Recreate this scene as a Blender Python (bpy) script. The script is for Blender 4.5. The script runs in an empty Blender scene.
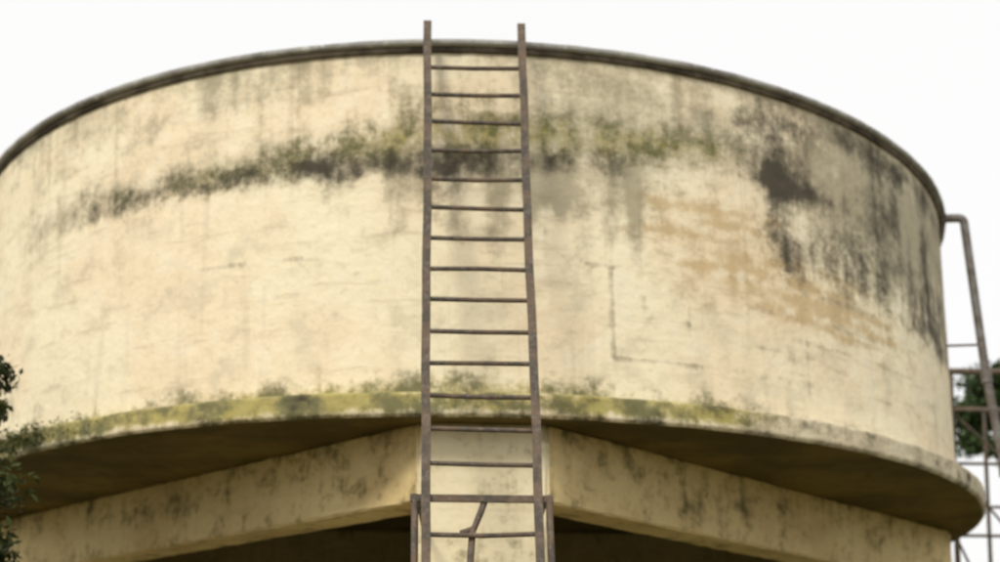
import bpy, math, random, numpy as np
from mathutils import Vector, Matrix
random.seed(4); rng=np.random.default_rng(7)
sc=bpy.context.scene
COL=bpy.context.collection
R=5.92; ZT=8.30; ZB=4.727; RL=6.22; CD=18.75; CZ=1.6
try:
    sc.view_settings.view_transform='Standard'; sc.view_settings.look='None'; sc.view_settings.exposure=0
except Exception: pass

# ------------------------------------------------------------------ helpers
def link(o,parent=None):
    COL.objects.link(o)
    if parent: o.parent=parent
    return o
def empty(name,loc=(0,0,0)):
    e=bpy.data.objects.new(name,None); e.location=loc; e.empty_display_size=.3
    return link(e)
def mesh_obj(name,verts,faces,mat,parent=None,smooth=False):
    me=bpy.data.meshes.new(name)
    me.from_pydata([tuple(map(float,v)) for v in verts],[],faces); me.update()
    if mat: me.materials.append(mat)
    if smooth:
        me.polygons.foreach_set('use_smooth',[True]*len(me.polygons))
    return link(bpy.data.objects.new(name,me),parent)

class NT:
    def __init__(s,name):
        s.m=bpy.data.materials.new(name); s.m.use_nodes=True
        s.t=s.m.node_tree; s.n=s.t.nodes; s.l=s.t.links
        s.b=s.n['Principled BSDF']
        s.b.inputs['Specular IOR Level'].default_value=.25
    def put(s,sock,v):
        if isinstance(v,bpy.types.NodeSocket): s.l.new(v,sock)
        else: sock.default_value=v
    def coord(s,kind='Object',scale=(1,1,1)):
        tc=s.n.new('ShaderNodeTexCoord'); mp=s.n.new('ShaderNodeMapping')
        mp.inputs['Scale'].default_value=scale; s.l.new(tc.outputs[kind],mp.inputs[0]); return mp.outputs[0]
    def noise(s,vec,scale,detail=5,rough=.6,dist=0):
        n=s.n.new('ShaderNodeTexNoise'); s.l.new(vec,n.inputs['Vector'])
        n.inputs['Scale'].default_value=scale;n.inputs['Detail'].default_value=detail
        n.inputs['Roughness'].default_value=rough;n.inputs['Distortion'].default_value=dist
        return n.outputs['Fac']
    def attr(s,name):
        a=s.n.new('ShaderNodeAttribute'); a.attribute_name=name; return a.outputs['Fac']
    def math(s,op,a,b=0.0,clamp=False):
        m=s.n.new('ShaderNodeMath'); m.operation=op; m.use_clamp=clamp
        s.put(m.inputs[0],a); s.put(m.inputs[1],b); return m.outputs[0]
    def rng(s,v,a,b,c=0.0,d=1.0,smooth=True):
        m=s.n.new('ShaderNodeMapRange'); m.interpolation_type='SMOOTHSTEP' if smooth else 'LINEAR'
        s.put(m.inputs[0],v)
        for i,x in enumerate((a,b,c,d)): m.inputs[i+1].default_value=x
        return m.outputs[0]
    def mix(s,f,a,b,mode='MIX'):
        m=s.n.new('ShaderNodeMix'); m.data_type='RGBA'; m.blend_type=mode
        s.put(m.inputs[0],f)
        for i,x in ((6,a),(7,b)):
            if isinstance(x,tuple): x=(*x,1) if len(x)==3 else x
            s.put(m.inputs[i],x)
        return m.outputs[2]
    def bump(s,h,st=.3,dist=.02):
        b=s.n.new('ShaderNodeBump'); b.inputs['Strength'].default_value=st; b.inputs['Distance'].default_value=dist
        s.l.new(h,b.inputs['Height']); s.l.new(b.outputs[0],s.b.inputs['Normal'])
    def done(s,col,rough=.9):
        s.put(s.b.inputs['Base Color'],col); s.put(s.b.inputs['Roughness'],rough); return s.m

# ------------------------------------------------------------------ materials
def plaster(name,base,warm,amount=1.0,patch=(.50,.45,.33)):
    m=NT(name); uv=m.coord('UV')
    big=m.noise(uv,.5,3,.6); med=m.noise(uv,2.4,5,.7); fine=m.noise(uv,11,3,.7)
    streak=m.noise(m.coord('UV',(5,.35,1)),1.3,3,.65,.3)
    hor=m.noise(m.coord('UV',(.55,4,1)),1.8,4,.7)
    c=m.mix(m.rng(big,.38,.62),base,warm)
    c=m.mix(m.math('MULTIPLY',m.rng(med,.49,.66),.40*amount),c,patch)
    c=m.mix(m.math('MULTIPLY',m.rng(med,.50,.34),.45),c,(.86,.81,.64) if amount>.75 else base)
    c=m.mix(m.math('MULTIPLY',m.rng(streak,.52,.74),.28*amount),c,(.48,.42,.29))
    c=m.mix(m.math('MULTIPLY',m.rng(hor,.54,.69),.42*amount),c,(.50,.41,.27))
    c=m.mix(m.math('MULTIPLY',m.rng(fine,.54,.72),.26*amount),c,(.42,.37,.27))
    nz=m.math('ADD',m.math('MULTIPLY',med,.75),m.math('ADD',m.math('MULTIPLY',streak,.25),m.math('MULTIPLY',fine,.30)))
    def mask(at,k,lo,hi):
        a=m.attr(at); v=m.math('ADD',a,m.math('MULTIPLY',m.math('SUBTRACT',nz,.65),k))
        return m.math('MULTIPLY',m.rng(v,lo,hi),m.rng(a,.02,.15))
    oc=mask('ochre',3.0,.1,1.25); c=m.mix(m.math('MULTIPLY',oc,.66),c,(.47,.32,.14))
    gr=mask('grey',2.8,.15,1.3); c=m.mix(m.math('MULTIPLY',gr,.72),c,(.26,.23,.155))
    mo=mask('moss',3.0,.15,.95)
    mcol=m.mix(m.rng(med,.42,.58),(.34,.29,.06),(.11,.11,.03))
    c=m.mix(m.math('MULTIPLY',mo,.84),c,mcol)
    dk=mask('dark',3.6,.25,1.75); c=m.mix(m.math('MULTIPLY',dk,.93),c,(.045,.039,.029))
    m.bump(m.noise(uv,6,2,.6),.45,.03)
    return m.done(c,.92)
M_wall=plaster('weathered_cream_plaster',(.85,.77,.56),(.82,.69,.49))
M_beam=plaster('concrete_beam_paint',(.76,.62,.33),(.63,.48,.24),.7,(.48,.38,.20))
M_beam_shade=plaster('concrete_beam_shaded',(.22,.16,.065),(.15,.11,.045),.6,(.10,.075,.03))  # darkened copy of the beam paint, interior shade put into its colour
M_col=plaster('column_paint',(.86,.78,.56),(.80,.70,.48),.6)

m=NT('rim_concrete'); v=m.coord('Object'); n=m.noise(v,1.7,4,.65); n2=m.noise(v,9,4,.7)
c=m.mix(m.rng(n,.35,.65),(.42,.42,.40),(.22,.21,.20)); c=m.mix(m.rng(n2,.55,.7),c,(.50,.50,.47)); m.bump(n2,.4,.03)
M_rim=m.done(c,.9)
m=NT('under_rim_dark'); v=m.coord('Object'); n=m.noise(v,3,4,.65)
M_under_rim=m.done(m.mix(m.rng(n,.35,.65),(.06,.05,.04),(.19,.16,.12)),.9)
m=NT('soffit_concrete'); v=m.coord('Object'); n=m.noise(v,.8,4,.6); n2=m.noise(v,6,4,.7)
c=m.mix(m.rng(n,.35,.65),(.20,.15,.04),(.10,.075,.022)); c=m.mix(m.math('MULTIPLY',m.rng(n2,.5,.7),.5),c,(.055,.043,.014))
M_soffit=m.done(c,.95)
m=NT('soffit_inner_shaded'); v=m.coord('Object'); n=m.noise(v,.8,4,.6)  # darker soffit copy, shade deep under the slab painted into the colour
M_soffit_shade=m.done(m.mix(m.rng(n,.35,.65),(.09,.066,.025),(.045,.033,.013)),.95)
m=NT('painted_steel_weathered'); v=m.coord('Object'); n=m.noise(v,5,5,.7); n2=m.noise(v,22,3,.7)
c=m.mix(m.rng(n,.40,.62),(.085,.073,.060),(.155,.110,.078)); c=m.mix(m.math('MULTIPLY',m.rng(n2,.5,.65),.45),c,(.22,.195,.165)); m.bump(n2,.3,.01)
M_steel=m.done(c,.8)
m=NT('galvanised_pipe'); v=m.coord('Object'); n=m.noise(v,6,4,.7)
M_pipe=m.done(m.mix(m.rng(n,.4,.62),(.20,.195,.19),(.12,.10,.085)),.6)
m=NT('bark'); v=m.coord('Object',(1,1,.25)); n=m.noise(v,12,4,.7); m.bump(n,.6,.03)
M_bark=m.done(m.mix(m.rng(n,.35,.65),(.06,.045,.03),(.16,.12,.085)),.95)
def leafmat(name,a,b,c3):
    m=NT(name); at=m.attr('tint')
    c=m.mix(m.rng(at,0,.55),a,b); c=m.mix(m.rng(at,.6,1),c,c3)
    return m.done(c,.6)
M_leafR=leafmat('leaf_dark',(.02,.035,.012),(.05,.085,.025),(.09,.12,.05))
M_leafL=leafmat('leaf_olive',(.025,.032,.012),(.065,.085,.025),(.17,.17,.035))
m=NT('dry_grass_soil'); v=m.coord('Object'); n=m.noise(v,.25,5,.65); n2=m.noise(v,8,4,.7)
c=m.mix(m.rng(n,.4,.6),(.20,.155,.085),(.08,.095,.035)); c=m.mix(m.math('MULTIPLY',m.rng(n2,.45,.7),.5),c,(.25,.205,.12)); m.bump(n2,.6,.05)
M_ground=m.done(c,1.0)

# ------------------------------------------------------------------ lathe with uv + attributes
def lathe(name,prof,seg,mat,parent,attrs=None,wob=0,smooth=True,a0=-math.pi):
    prof=np.array(prof,float); k=len(prof)
    th=np.linspace(a0,a0+2*math.pi,seg+1)
    rr=np.repeat(prof[:,0:1],seg+1,1); zz=np.repeat(prof[:,1:2],seg+1,1)
    if wob:
        w=np.zeros_like(rr)
        for i in range(40):
            f=rng.integers(3,180); p=rng.uniform(0,6.28); g=rng.uniform(-8,8)
            w+=np.sin(f*th[None,:]+p+g*zz)/math.sqrt(f)
        w*=wob/4; w[:,-1]=w[:,0]
        rr=rr+w; zz=zz+w*.35
    # the old shell has settled very slightly out of plumb
    X=rr*np.sin(th)[None,:]-.09*np.clip((zz-4.95)/3.35,0,1.2); Y=-rr*np.cos(th)[None,:]
    V=np.stack([X,Y,zz],2).reshape(-1,3)
    idx=np.arange(k*(seg+1)).reshape(k,seg+1)
    F=np.stack([idx[:-1,:-1],idx[:-1,1:],idx[1:,1:],idx[1:,:-1]],2).reshape(-1,4)
    me=bpy.data.meshes.new(name); me.from_pydata(V.tolist(),[],F.tolist()); me.update()
    me.materials.append(mat)
    s=np.concatenate([[0],np.cumsum(np.hypot(np.diff(prof[:,0]),np.diff(prof[:,1])))])
    U=np.repeat((th*6.0)[None,:],k,0); W=np.repeat((s+prof[0,1])[:,None],seg+1,1)
    uvv=np.stack([U,W],2).reshape(-1,2)
    uv=me.uv_layers.new(name='UVMap'); li=np.zeros(len(me.loops),int); me.loops.foreach_get('vertex_index',li)
    uv.data.foreach_set('uv',uvv[li].ravel())
    if attrs:
        for nm,a in attrs(np.degrees(th)[None,:],zz).items():
            at=me.attributes.new(nm,'FLOAT','POINT'); at.data.foreach_set('value',np.ascontiguousarray(a,dtype=np.float32).ravel())
    if smooth: me.polygons.foreach_set('use_smooth',[True]*len(me.polygons))
    return link(bpy.data.objects.new(name,me),parent)

def blob(T,Z,t,z,st,sz,a=1.0,p=1.0):
    return a*np.exp(-(((T-t)/st)**2+((Z-z)/sz)**2)**p)
def band(T,Z,pts):
    """pts: (theta, z, amp, half width)"""
    pts=np.array(pts); c=np.interp(T[0],pts[:,0],pts[:,1]); a=np.interp(T[0],pts[:,0],pts[:,2],left=0,right=0)
    h=np.interp(T[0],pts[:,0],pts[:,3])
    return a[None,:]*np.exp(-((Z-c[None,:])/h[None,:])**2)
def vz(v): return ZT-v*(ZT-4.95)      # v = fraction of wall height from the top
def wall_attrs(T,Z):
    r=np.random.default_rng(21)
    z0=np.zeros_like(Z+T*0); dark=z0.copy(); moss=z0.copy(); grey=z0.copy(); och=z0.copy()
    # long weathered band left of and behind the ladder
    grey+=band(T,Z,[(-56,vz(.34),0,.2),(-48,vz(.34),.8,.24),(-30,vz(.345),.85,.21),(-14,vz(.34),.95,.26),(-3,vz(.31),1.05,.36),(6,vz(.30),1.0,.34),(13,vz(.28),.85,.32),(22,vz(.25),.75,.26),(28,vz(.23),.4,.2),(31,vz(.22),0,.2)])
    moss+=band(T,Z,[(-44,vz(.36),0,.1),(-30,vz(.35),.38,.15),(-18,vz(.34),.48,.17),(-6,vz(.28),.62,.26),(4,vz(.25),.68,.28),(12,vz(.26),.58,.24),(22,vz(.24),.62,.17),(27,vz(.22),.2,.1),(29,vz(.22),0,.1)])
    dark+=band(T,Z,[(-50,vz(.35),0,.1),(-40,vz(.35),.5,.13),(-25,vz(.36),.68,.13),(-12,vz(.345),1.0,.15),(-3,vz(.35),1.05,.18),(4,vz(.33),1.05,.17),(9,vz(.32),.8,.15),(15,vz(.30),.45,.13),(20,vz(.3),0,.1)])
    for i in range(50):
        t=r.uniform(-40,14); dark+=blob(T,Z,t,vz(.335)+r.normal(0,.11),r.uniform(.5,2.0),r.uniform(.03,.14),r.uniform(.1,.45))
    dark+=blob(T,Z,-12.8,vz(.31),1.5,.2,.7)+blob(T,Z,-1.5,vz(.40),2.4,.25,.55)+blob(T,Z,-3.5,vz(.46),1.0,.3,.35)
    dark+=blob(T,Z,-36,vz(.38),2.0,.12,.5)+blob(T,Z,-31,vz(.34),2.0,.07,.4)
    for i in range(18):
        t=r.uniform(-8,16); l=r.uniform(.2,.8); grey+=blob(T,Z,t,vz(.4)-l*.3,r.uniform(.4,1.2),l,r.uniform(.25,.6),1.5)
    # dull upper third
    grey+=.30*np.clip((Z-vz(.40))/.5,0,1)*np.interp(T[0],[-180,-60,-20,0,20,40,180],[.7,.6,.8,1,1.2,1.2,.8])[None,:]
    grey+=blob(T,Z,9,vz(.17),6,.35,.4)+blob(T,Z,12,vz(.42),8,.28,.5)+blob(T,Z,18,vz(.12),9,.2,.45)+blob(T,Z,11,vz(.55),3,.22,.35)
    # black stain on right
    dark+=blob(T,Z,29,vz(.14),4.2,.30,1.1)+blob(T,Z,30,vz(.27),3.4,.18,1.45)+blob(T,Z,34,vz(.30),5,.12,.9)
    dark+=blob(T,Z,31.5,vz(.47),3.2,.40,.85)+blob(T,Z,42,vz(.30),8,.62,.85)+blob(T,Z,54,vz(.28),9,.60,.85)
    dark+=blob(T,Z,40,vz(.50),8,.26,.8)+blob(T,Z,57,vz(.54),8,.34,.9)+blob(T,Z,68,vz(.42),9,.7,.8)
    dark+=blob(T,Z,42,vz(.08),12,.16,.9)+blob(T,Z,62,vz(.10),12,.2,1.0)
    grey+=blob(T,Z,42,vz(.30),14,.95,1.0,2)+blob(T,Z,62,vz(.33),14,1.0,1.0,2)
    for i in range(40):
        t=r.uniform(27,72); l=r.uniform(.15,.6); dark+=blob(T,Z,t,vz(r.uniform(.1,.55)),r.uniform(.5,1.3),l,r.uniform(.1,.40),1.2)
    for i in range(25):
        t=r.uniform(34,72); l=r.uniform(.15,.5); dark-=blob(T,Z,t,vz(r.uniform(.1,.5)),r.uniform(1,3),l,r.uniform(.2,.5),1.2)
    dark=np.clip(dark,0,None)
    # grey band and random grey runs under the rim
    grey+=.5*np.exp(-((Z-ZT)/.20)**2)*(1+0*T)
    for i in range(90):
        t=r.uniform(-180,180); l=r.uniform(.15,.6); grey+=blob(T,Z,t,ZT,r.uniform(.3,1.0),l,r.uniform(.2,.5),1.4)
    grey+=blob(T,Z,-22,vz(.13),9,.12,.4)+blob(T,Z,-40,vz(.12),6,.25,.45)
    # smudged remains of ochre lettering on the right
    k=T.shape[1]
    rows=[(18,33,.415),(20,29,.46),(21,44,.53),(17,41,.575),(21,48,.62),(25,50,.66),(28,44,.70),(12,23,.50),(13,20,.41)]
    for (a,b,v) in rows:
        n=r.uniform(-.2,1.25,k); n=np.convolve(n,np.ones(4)/4,'same'); gate=np.clip((T[0]-a)/3,0,1)*np.clip((b-T[0])/3,0,1)
        wv=np.convolve(r.normal(0,.035,k),np.ones(7)/7,'same')+r.uniform(-.01,.01)+.03*np.sin(T[0]*.35+v*40)
        och+=(np.clip(n,0,1)*gate)[None,:]*r.uniform(1.0,1.5)*np.exp(-((Z-vz(v)-wv[None,:])/.045)**2)
    och+=blob(T,Z,31,vz(.57),15,.50,.50,2)+blob(T,Z,21,vz(.43),6,.22,.6)+blob(T,Z,45,vz(.66),14,.3,.35)
    och+=blob(T,Z,2,vz(.6),14,.6,.12)+blob(T,Z,-8,vz(.2),14,.3,.25)+blob(T,Z,-36,vz(.55),8,.4,.15)
    for (a,b,v) in [(26,52,.75),(30,46,.81),(20,40,.87),(24,34,.79),(38,58,.86),(22,44,.60),(26,50,.68)]:
        n=np.convolve(r.uniform(-.6,1.2,k),np.ones(5)/5,'same'); gate=((T[0]>a)&(T[0]<b))
        grey+=(np.clip(n*1.8,0,1)*gate)[None,:]*.7*np.exp(-((Z-vz(v))/.035)**2)
    # faint outline of an old painted board
    def hl(a,b,v,amp): return amp*np.exp(-((Z-vz(v))/.024)**4)*((T>a)&(T<b))
    def vl(t,v0,v1,amp): return amp*np.exp(-((T-t)/.28)**4)*((Z<vz(v0))&(Z>vz(v1)))
    grey+=hl(12.5,21,.87,.85)+vl(12.5,.62,.87,.9)+hl(10,13.5,.615,.6)+vl(15.5,.69,.74,.7)+hl(15.5,20,.755,.5)+vl(19.8,.70,.80,.6)+vl(33,.72,.92,.55)
    grey+=hl(-26,-20,.60,.65)+hl(-17,-14.5,.60,.6)+hl(-47,-43,.5,.45)+hl(-34,-31,.7,.4)
    # grey band and moss at base of wall
    grey+=.35*np.exp(-((Z-4.98)/.16)**2)*(1+0*T)
    moss+=band(T,Z,[(-70,5.0,0,.1),(-50,5.0,.7,.16),(-30,5.0,.6,.12),(-8,5.0,.8,.17),(3,5.0,.8,.2),(14,5.0,.5,.12),(22,5,.6,.13),(30,5,0,.1)])
    grey+=blob(T,Z,-50,vz(.9),7,.2,.5)
    return dict(dark=dark,moss=moss,grey=grey,ochre=och)
def ledge_attrs(T,Z):
    r=np.random.default_rng(5)
    z0=T*0+Z*0
    moss=z0+np.interp(T[0],[-90,-65,-52,-42,-30,-10,-3,5,10,20,24,28,40,180],[.3,1.0,1.25,1.0,1.05,1.15,.85,.8,1.0,1.05,.6,.2,.08,.0])[None,:]
    moss=moss*np.clip((Z-4.70)/.12,.5,1)
    grey=z0+np.interp(T[0],[-70,-50,-20,0,20,30,45,75,180],[.7,.6,.45,.5,.65,.9,1.0,.95,.5])[None,:]
    dark=z0.copy()
    for i in range(90):
        dark+=blob(T,Z,r.uniform(-70,75),4.86+r.normal(0,.07),r.uniform(.3,1.8),r.uniform(.03,.1),r.uniform(.2,.8))
    dark+=.6*np.exp(-((Z-4.735)/.03)**2)
    dark+=blob(T,Z,20,4.85,2.5,.12,.6)+blob(T,Z,-52,4.85,6,.2,.8)
    for i in range(10): moss+=blob(T,Z,r.uniform(-60,25),4.85,r.uniform(.5,2),.1,.3)
    return dict(dark=dark,moss=moss,grey=grey,ochre=z0)

# ------------------------------------------------------------------ water tank
tank=empty('water_tank')
zz=np.linspace(4.90,ZT-.06,130)
lathe('wall',[(R,z) for z in zz],1200,M_wall,tank,wall_attrs,wob=.012)
lathe('under_rim_strip',[(R-.05,ZT-.105),(R+.028,ZT-.10),(R+.035,ZT-.07),(R+.035,ZT-.048)],720,M_under_rim,tank,wob=.006)  # dark strip directly below the rim
lathe('rim',[(R-.1,ZT-.05),(R+.065,ZT-.05),(R+.08,ZT-.04),(R+.08,ZT-.005),(R+.06,ZT+.008),(R-.25,ZT+.01)],720,M_rim,tank,wob=.010)
lathe('roof',[(R-.2,ZT+.005),(R-1.5,ZT+.12),(R-3,ZT+.22),(R-4.5,ZT+.28),(.02,ZT+.30)],180,M_rim,tank)
prof=[(R-.06,5.0),(R+.03,4.985),(RL-.07,4.955),(RL-.02,4.945)]+[(RL,z) for z in np.linspace(4.93,4.76,9)]+[(RL-.01,4.742),(RL-.035,ZB)]
lathe('slab_edge',prof,1200,M_wall,tank,ledge_attrs,wob=.018)
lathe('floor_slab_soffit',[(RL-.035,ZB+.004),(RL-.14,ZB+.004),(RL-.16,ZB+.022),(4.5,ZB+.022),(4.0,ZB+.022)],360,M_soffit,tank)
lathe('floor_slab_soffit_inner',[(4.0,ZB+.022),(2,ZB+.022),(.02,ZB+.022)],180,M_soffit_shade,tank)

def box_obj(name,c,dims,rotz,mat,parent,bev=.02,attrs=(0,0,0,0)):
    import bmesh
    bm=bmesh.new(); bmesh.ops.create_cube(bm,size=1)
    for v in bm.verts: v.co=Vector((v.co.x*dims[0],v.co.y*dims[1],v.co.z*dims[2]))
    long=max(dims); ax=dims.index(long); n=int(long/.12)
    es=[e for e in bm.edges if abs((e.verts[0].co-e.verts[1].co)[ax])>long*.9]
    bmesh.ops.subdivide_edges(bm,edges=es,cuts=n,use_grid_fill=True)
    if bev:
        es=[e for e in bm.edges if len(e.link_faces)==2 and e.calc_face_angle()>1.0]
        bmesh.ops.bevel(bm,geom=es,offset=bev,segments=2,affect='EDGES')
    for v in bm.verts: v.co+=Vector((rng.normal(0,.003),rng.normal(0,.003),rng.normal(0,.003)))
    uvl=bm.loops.layers.uv.new('UVMap')
    for f in bm.faces:
        nn=f.normal
        for l in f.loops:
            p=l.vert.co
            if abs(nn.z)>.7: l[uvl].uv=(p.x+7,p.y+3)
            elif abs(nn.x)>abs(nn.y): l[uvl].uv=(p.y+c[0]*3,p.z+c[2])
            else: l[uvl].uv=(p.x+c[0]*3+c[1],p.z+c[2])
    me=bpy.data.meshes.new(name); bm.to_mesh(me); bm.free(); me.materials.append(mat)
    co=np.zeros(len(me.vertices)*3); me.vertices.foreach_get('co',co); co=co.reshape(-1,3)
    zrel=(co[:,2]-co[:,2].min())/(np.ptp(co[:,2])+1e-6)
    for nm,a in zip(('dark','moss','grey','ochre'),attrs):
        at=me.attributes.new(nm,'FLOAT','POINT'); at.data.foreach_set('value',(a*(0.6+.5*zrel)).astype(np.float32))
    o=bpy.data.objects.new(name,me); o.location=c; o.rotation_euler=(0,0,rotz); return link(o,parent)

ZBB=4.05; CX=.11
bh=ZB+.022-ZBB-.003
CR=5.27; cols=[(CX,-CR),(CR+.1,0),(CX,CR),(-CR+.1,0)]
for i,(x,y) in enumerate(cols):
    box_obj(f'column_{i+1}',(x,y,(ZB+.018)/2-.1),(1.16,1.16,ZB+.018+.2),0,M_col,tank,.03,(.05,.1,.2,.15))
def beam(name,p,q,w,h,zc,at=(.14,.25,.32,.45),mat=M_beam):
    p=Vector(p);q=Vector(q);d=q-p
    box_obj(name,((p.x+q.x)/2,(p.y+q.y)/2,zc),(d.length,w,h),math.atan2(d.y,d.x),mat,tank,.015,at)
for i in range(4):
    a=cols[i];b=cols[(i+1)%4]
    A=Vector(a);B=Vector(b);d=(B-A).normalized(); n=Vector((d.y,-d.x))
    front=i in (0,3)
    beam(f'ring_beam_{i+1}',A+d*.01+n*.60,B-d*.01+n*.60,.42,bh,ZBB+bh/2,mat=M_beam if front else M_beam_shade)
ib=(.3,.3,.8,.3)
beam('cross_beam_1',(CX+.01,-CR+.55),(CX-.01,CR-.55),.38,bh-.1,ZBB+.1+bh/2-.05,ib,M_beam_shade)
beam('cross_beam_2',(-CR+.65,.01),(-.1,0),.38,bh-.12,ZBB+.12+bh/2-.06,ib,M_beam_shade)
beam('cross_beam_3',(CR-.45,.01),(.32,0),.38,bh-.12,ZBB+.12+bh/2-.06,ib,M_beam_shade)

# ------------------------------------------------------------------ ladder
def tube(name,pts,r,mat,parent,seg=10):
    cu=bpy.data.curves.new(name,'CURVE'); cu.dimensions='3D'; cu.bevel_depth=r; cu.bevel_resolution=3; cu.use_fill_caps=True
    s=cu.splines.new('POLY'); s.points.add(len(pts)-1)
    for i,p in enumerate(pts): s.points[i].co=(*p,1)
    o=bpy.data.objects.new(name,cu); link(o,parent)
    dg=bpy.context.evaluated_depsgraph_get(); me=bpy.data.meshes.new_from_object(o.evaluated_get(dg))
    bpy.data.objects.remove(o); me.materials.clear(); me.materials.append(mat)
    me.polygons.foreach_set('use_smooth',[True]*len(me.polygons))
    return link(bpy.data.objects.new(name,me),parent)
ladder=empty('metal_ladder')
ly=lambda z:-6.13-(8.3-z)*.26
xl=lambda z:-.428+(8.3-z)*.018
xr=lambda z:.410+(8.3-z)*.026
def rail(name,xf,sgn,ztop):
    vs=[];fs=[];n=60; prof=[(-.036,-.032),(.036,-.032),(.036,-.022),(-.024,-.022),(-.024,.034),(-.036,.034)]
    for i in range(n+1):
        z=.02+(ztop-.02)*i/n
        wob=.004*math.sin(z*1.9+sgn)+.002*math.sin(z*6.1)
        for (a,b) in prof: vs.append((xf(z)+sgn*a+wob,ly(z)+b,z))
    k=len(prof)
    for i in range(n):
        for j in range(k):
            q=(i*k+j,i*k+(j+1)%k,(i+1)*k+(j+1)%k,(i+1)*k+j); fs.append(q if sgn<0 else q[::-1])
    fs.append(tuple(range(k))); fs.append(tuple(n*k+j for j in range(k)))
    return mesh_obj(name,vs,fs,M_steel,ladder)
rail('rail_left',xl,1,8.40); rail('rail_right',xr,-1,8.385)
z=7.90;i=0
while z>.3:
    dz=random.gauss(0,.006); dz2=random.gauss(0,.006); y=ly(z)
    sag=random.uniform(-.010,.002)
    if not (3.7<z<3.84):
        tube(f'rung_{i+1}',[(xl(z)-.02,y,z+dz),((xl(z)+xr(z))/2,y,z+sag),(xr(z)+.02,y,z+dz2)],.0195,M_steel,ladder)
    z-=.2931;i+=1
zc=3.80
def bar(name,c,d,mat=M_steel,parent=ladder):
    vs=[(c[0]+sx*d[0]/2,c[1]+sy*d[1]/2,c[2]+sz*d[2]/2) for sx in(-1,1) for sy in(-1,1) for sz in(-1,1)]
    fs=[(0,1,3,2),(4,6,7,5),(0,4,5,1),(2,3,7,6),(0,2,6,4),(1,5,7,3)]
    o=mesh_obj(name,vs,fs,mat,parent); b=o.modifiers.new('bev','BEVEL'); b.width=.006; b.segments=2; return o
xm=(xl(zc)+xr(zc))/2
bar('clamp_bar',(xm,ly(zc)+.01,zc),(xr(zc)-xl(zc)+.24,.03,.06))
for s,xf in ((-1,xl),(1,xr)):
    tube('standoff_top',[(xf(zc)+s*.06,ly(zc)+.02,zc),(xf(zc)+s*.06,-5.84,zc+.02)],.02,M_steel,ladder)
    tube('brace_post',[(xf(zc)+s*.085,ly(zc)+.03,zc+.03),(xf(1.8)+s*.085,ly(1.8)+.03,1.8)],.028,M_steel,ladder)
    zz2=8.20
    tube('rim_hook',[(xf(zz2),ly(zz2),zz2+.13),(xf(zz2),-5.9,zz2+.13),(xf(zz2),-5.86,zz2+.05)],.014,M_steel,ladder)
# short bent bracket between the rails under the clamp bar
tube('bent_bracket',[(xm+.02,ly(zc)+.03,zc-.02),(xm-.01,ly(3.68)+.05,3.69),(xm-.06,ly(3.58)+.05,3.56),(xm-.16,ly(3.52)+.05,3.52)],.026,M_steel,ladder)
tube('bracket_stem',[(xm-.07,ly(3.57)+.05,3.56),(xm-.09,ly(3.2)+.05,3.2)],.028,M_steel,ladder)

# ------------------------------------------------------------------ overflow pipe
pipe=empty('overflow_pipe')
def arc(pts,r=.09,n=5):
    out=[Vector(pts[0])]
    for a,b,c in zip(pts,pts[1:],pts[2:]):
        a,b,c=Vector(a),Vector(b),Vector(c); p=b+(a-b).normalized()*r; q=b+(c-b).normalized()*r
        for i in range(n+1):
            t=i/n; out.append((1-t)**2*p+2*t*(1-t)*b+t*t*q)
    out.append(Vector(pts[-1])); return out
pp=arc([(5.4,-1.95,8.25),(5.78,-2.0,8.25),(5.96,-2.02,6.3),(6.27,-2.05,4.2),(6.30,-2.05,0.0)],.07)
tube('pipe_run',pp,.05,M_pipe,pipe)
tube('flange',[(5.50,-1.96,8.25),(5.57,-1.965,8.25)],.08,M_pipe,pipe)
for zc2,x in ((6.3,5.96),(5.2,6.12)):
    tube('pipe_coupling',[(x-.003,-2.02,zc2+.06),(x+.003,-2.02,zc2-.06)],.064,M_pipe,pipe)
tube('pipe_clamp',[(5.5,-1.95,6.7),(5.93,-2.02,6.7)],.014,M_steel,pipe)

# ------------------------------------------------------------------ lattice steel frame standing beyond the tank on the right
fr=empty('lattice_steel_frame')
def mem(nm,p,q,r=.03): tube(nm,[p,q],r,M_steel,fr)
fx=[6.62,7.42,8.22]; fy=1.25; FT=7.30
for x in fx:
    mem('post',(x,fy,0),(x,fy,FT),.04)
    mem('post_rear',(x,fy+1.0,0),(x,fy+1.0,FT-.25),.03)
for zf in (FT,6.75,6.0,5.0,3.2,1.8):
    mem('rail',(6.48,fy-.03,zf),(8.3,fy-.03,zf),.045 if zf>7.2 else .022)
for zf in (FT-.25,5.6,3.2):
    mem('rail_rear',(6.58,fy+1.03,zf),(8.3,fy+1.03,zf),.022)
for z1,z2 in ((6.75,6.0),(6.0,5.0),(5.0,3.2),(3.2,1.8)):
    mem('diagonal',(6.62,fy+.04,z1),(7.42,fy+.04,z2),.018); mem('diagonal',(8.22,fy+.04,z1),(7.42,fy+.04,z2),.018)

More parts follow.
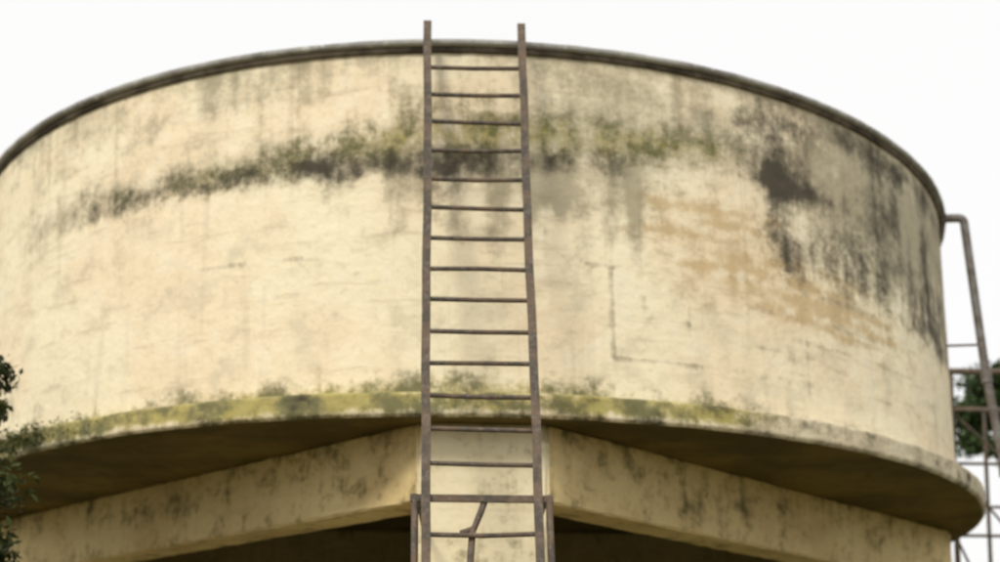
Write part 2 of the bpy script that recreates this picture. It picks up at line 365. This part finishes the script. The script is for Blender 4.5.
# ------------------------------------------------------------------ trees
def tree(name,base,trunk_h,clumps,nleaf,leaf,mat,seed):
    r=np.random.default_rng(seed); root=empty(name,base)
    def limb(nm,p,q,r0,r1):
        p=Vector(p);q=Vector(q);n=8;vs=[];fs=[];k=8
        d=(q-p).normalized(); a=d.orthogonal().normalized(); b=d.cross(a)
        bend=Vector(r.normal(0,.06,3))*(q-p).length
        for i in range(n+1):
            t=i/n; c=p.lerp(q,t)+bend*math.sin(math.pi*t); rad=r0+(r1-r0)*t
            for j in range(k):
                u=2*math.pi*j/k; vs.append(c+(a*math.cos(u)+b*math.sin(u))*rad)
        for i in range(n):
            for j in range(k): fs.append((i*k+j,i*k+(j+1)%k,(i+1)*k+(j+1)%k,(i+1)*k+j))
        mesh_obj(nm,vs,fs,M_bark,root,True)
    limb('trunk',(0,0,-.1),(0,0,trunk_h),.2,.12)
    for i,(c,rad) in enumerate(clumps):
        limb(f'limb_{i+1}',(0,0,trunk_h*(.75+.25*(i%3)/2)),c,.08,.02)
    sub=[]
    for c,q in clumps:
        for _ in range(12):
            d=r.normal(size=3); d/=np.linalg.norm(d); sub.append((np.array(c)+d*q*r.uniform(.2,.9),q*r.uniform(.28,.52)))
    per=nleaf//len(sub); V=[];F=[];T=[]
    for c,q in sub:
        base_t=r.uniform(.1,.75)
        for _ in range(per):
            d=r.normal(size=3); d/=np.linalg.norm(d); p=c+d*q*r.uniform(.0,1.25)*np.array([1.1,1.1,.9])
            n=r.normal(size=3)+np.array([0,0,.6]); n/=np.linalg.norm(n); a=np.cross(n,r.normal(size=3)); a/=np.linalg.norm(a); b=np.cross(n,a)
            L=leaf*r.uniform(.6,1.3); w=L*.42; k=len(V)
            V+=[p-a*L*.5,p+b*w*.5,p+a*L*.5-n*L*.12,p-b*w*.5]; F.append((k,k+1,k+2,k+3))
            t=min(1,max(0,base_t+r.normal(0,.15)+d[2]*.2)); T+=[t]*4
    o=mesh_obj('crown',V,F,mat,root); at=o.data.attributes.new('tint','FLOAT','POINT'); at.data.foreach_set('value',T)
    return root
tree('broadleaf_tree',(9.9,7.0,0),6.6,[((-.75,-.2,8.5),.62),((.0,.3,8.6),.65),((-.85,.2,7.9),.55),((-.2,-.4,7.6),.6),((1.0,0,8.1),.9),((.5,.3,9.0),.6)],15000,.16,M_leafR,3)
tree('shade_tree',(-5.45,-5.6,0),2.2,[((.95,.0,3.95),.60),((.95,.1,3.35),.6),((.70,.1,4.6),.55),((.1,.2,3.0),.7),((-.6,0,3.4),.9),((.80,.1,5.25),.50),((.0,.1,4.4),.7)],26000,.10,M_leafL,9)

def ledge_plant(name,th,n,seed,sz=.13):
    r=np.random.default_rng(seed); V=[];F=[];T=[]
    t0=math.radians(th); c=np.array([RL*math.sin(t0)*.995,-RL*math.cos(t0)*.995,4.93]); out=np.array([math.sin(t0),-math.cos(t0),0]); tan=np.array([math.cos(t0),math.sin(t0),0])
    for _ in range(n):
        p=c+tan*r.normal(0,.26)+out*abs(r.normal(0,.04))+np.array([0,0,r.normal(-.06,.07)])
        n_=r.normal(size=3)+out*.8+np.array([0,0,.6]); n_/=np.linalg.norm(n_); a=np.cross(n_,r.normal(size=3)); a/=np.linalg.norm(a); b=np.cross(n_,a)
        L=sz*r.uniform(.4,1); k=len(V); V+=[p-a*L*.5,p+b*L*.2,p+a*L*.5,p-b*L*.2]; F.append((k,k+1,k+2,k+3)); T+=[r.uniform(.3,1)]*4
    o=mesh_obj(name,V,F,M_leafL); at=o.data.attributes.new('tint','FLOAT','POINT'); at.data.foreach_set('value',T)
ledge_plant('ledge_weed',-46,800,1,.07); ledge_plant('ledge_weed',-38,160,2,.045); ledge_plant('ledge_weed',-57,450,4,.09)

# ------------------------------------------------------------------ ground
n=120; xs=np.sign(np.linspace(-1,1,n+1))*np.abs(np.linspace(-1,1,n+1))**3*1500
V=[(x,y,(0.04*math.sin(x*1.3)*math.cos(y*.9) if abs(x)<60 and abs(y)<60 else 0)) for y in xs for x in xs]
F=[(j*(n+1)+i,j*(n+1)+i+1,(j+1)*(n+1)+i+1,(j+1)*(n+1)+i) for j in range(n) for i in range(n)]
mesh_obj('ground',V,F,M_ground,None,True)

# ------------------------------------------------------------------ light
w=bpy.data.worlds.new('World'); sc.world=w; w.use_nodes=True; nt=w.node_tree
bg=nt.nodes['Background']; sky=nt.nodes.new('ShaderNodeTexSky'); sky.sky_type='NISHITA'; sky.sun_disc=False
EL,AZ=42,208
sky.sun_elevation=math.radians(EL); sky.sun_rotation=math.radians(AZ); sky.dust_density=6; sky.air_density=1
sm=nt.nodes.new('ShaderNodeMix'); sm.data_type='RGBA'; sm.blend_type='MULTIPLY'; sm.inputs[0].default_value=1
nt.links.new(sky.outputs[0],sm.inputs[6]); sm.inputs[7].default_value=(.10,.10,.10,1)
mx=nt.nodes.new('ShaderNodeMix'); mx.data_type='RGBA'; mx.inputs[0].default_value=.86
nt.links.new(sm.outputs[2],mx.inputs[6]); mx.inputs[7].default_value=(1.12,1.11,1.09,1)   # bright overcast cloud layer
nt.links.new(mx.outputs[2],bg.inputs['Color']); bg.inputs['Strength'].default_value=1.0
L=bpy.data.lights.new('sun','SUN'); L.energy=1.95; L.angle=math.radians(14); L.color=(1,.945,.83)
so=link(bpy.data.objects.new('sun',L))
az=math.radians(AZ); el=math.radians(EL)
sd=Vector((math.sin(az)*math.cos(el),math.cos(az)*math.cos(el),math.sin(el)))
so.rotation_euler=sd.to_track_quat('Z','Y').to_euler(); so.location=sd*40

# ------------------------------------------------------------------ camera
cd=bpy.data.cameras.new('camera'); cam=link(bpy.data.objects.new('camera',cd))
cd.sensor_fit='HORIZONTAL'; cd.sensor_width=36; cd.lens=36*1.07219*1.4; cd.shift_y=.26152; cd.clip_end=5000; cd.clip_start=.1
cd.dof.use_dof=True; cd.dof.focus_distance=8.5; cd.dof.aperture_fstop=1.2
cam.matrix_world=Matrix.Translation((0,-CD,CZ))@Matrix.Rotation(-.02032,4,'Z')@Matrix.Rotation(math.pi/2+.16049,4,'X')@Matrix.Rotation(.00756,4,'Z')
sc.camera=cam
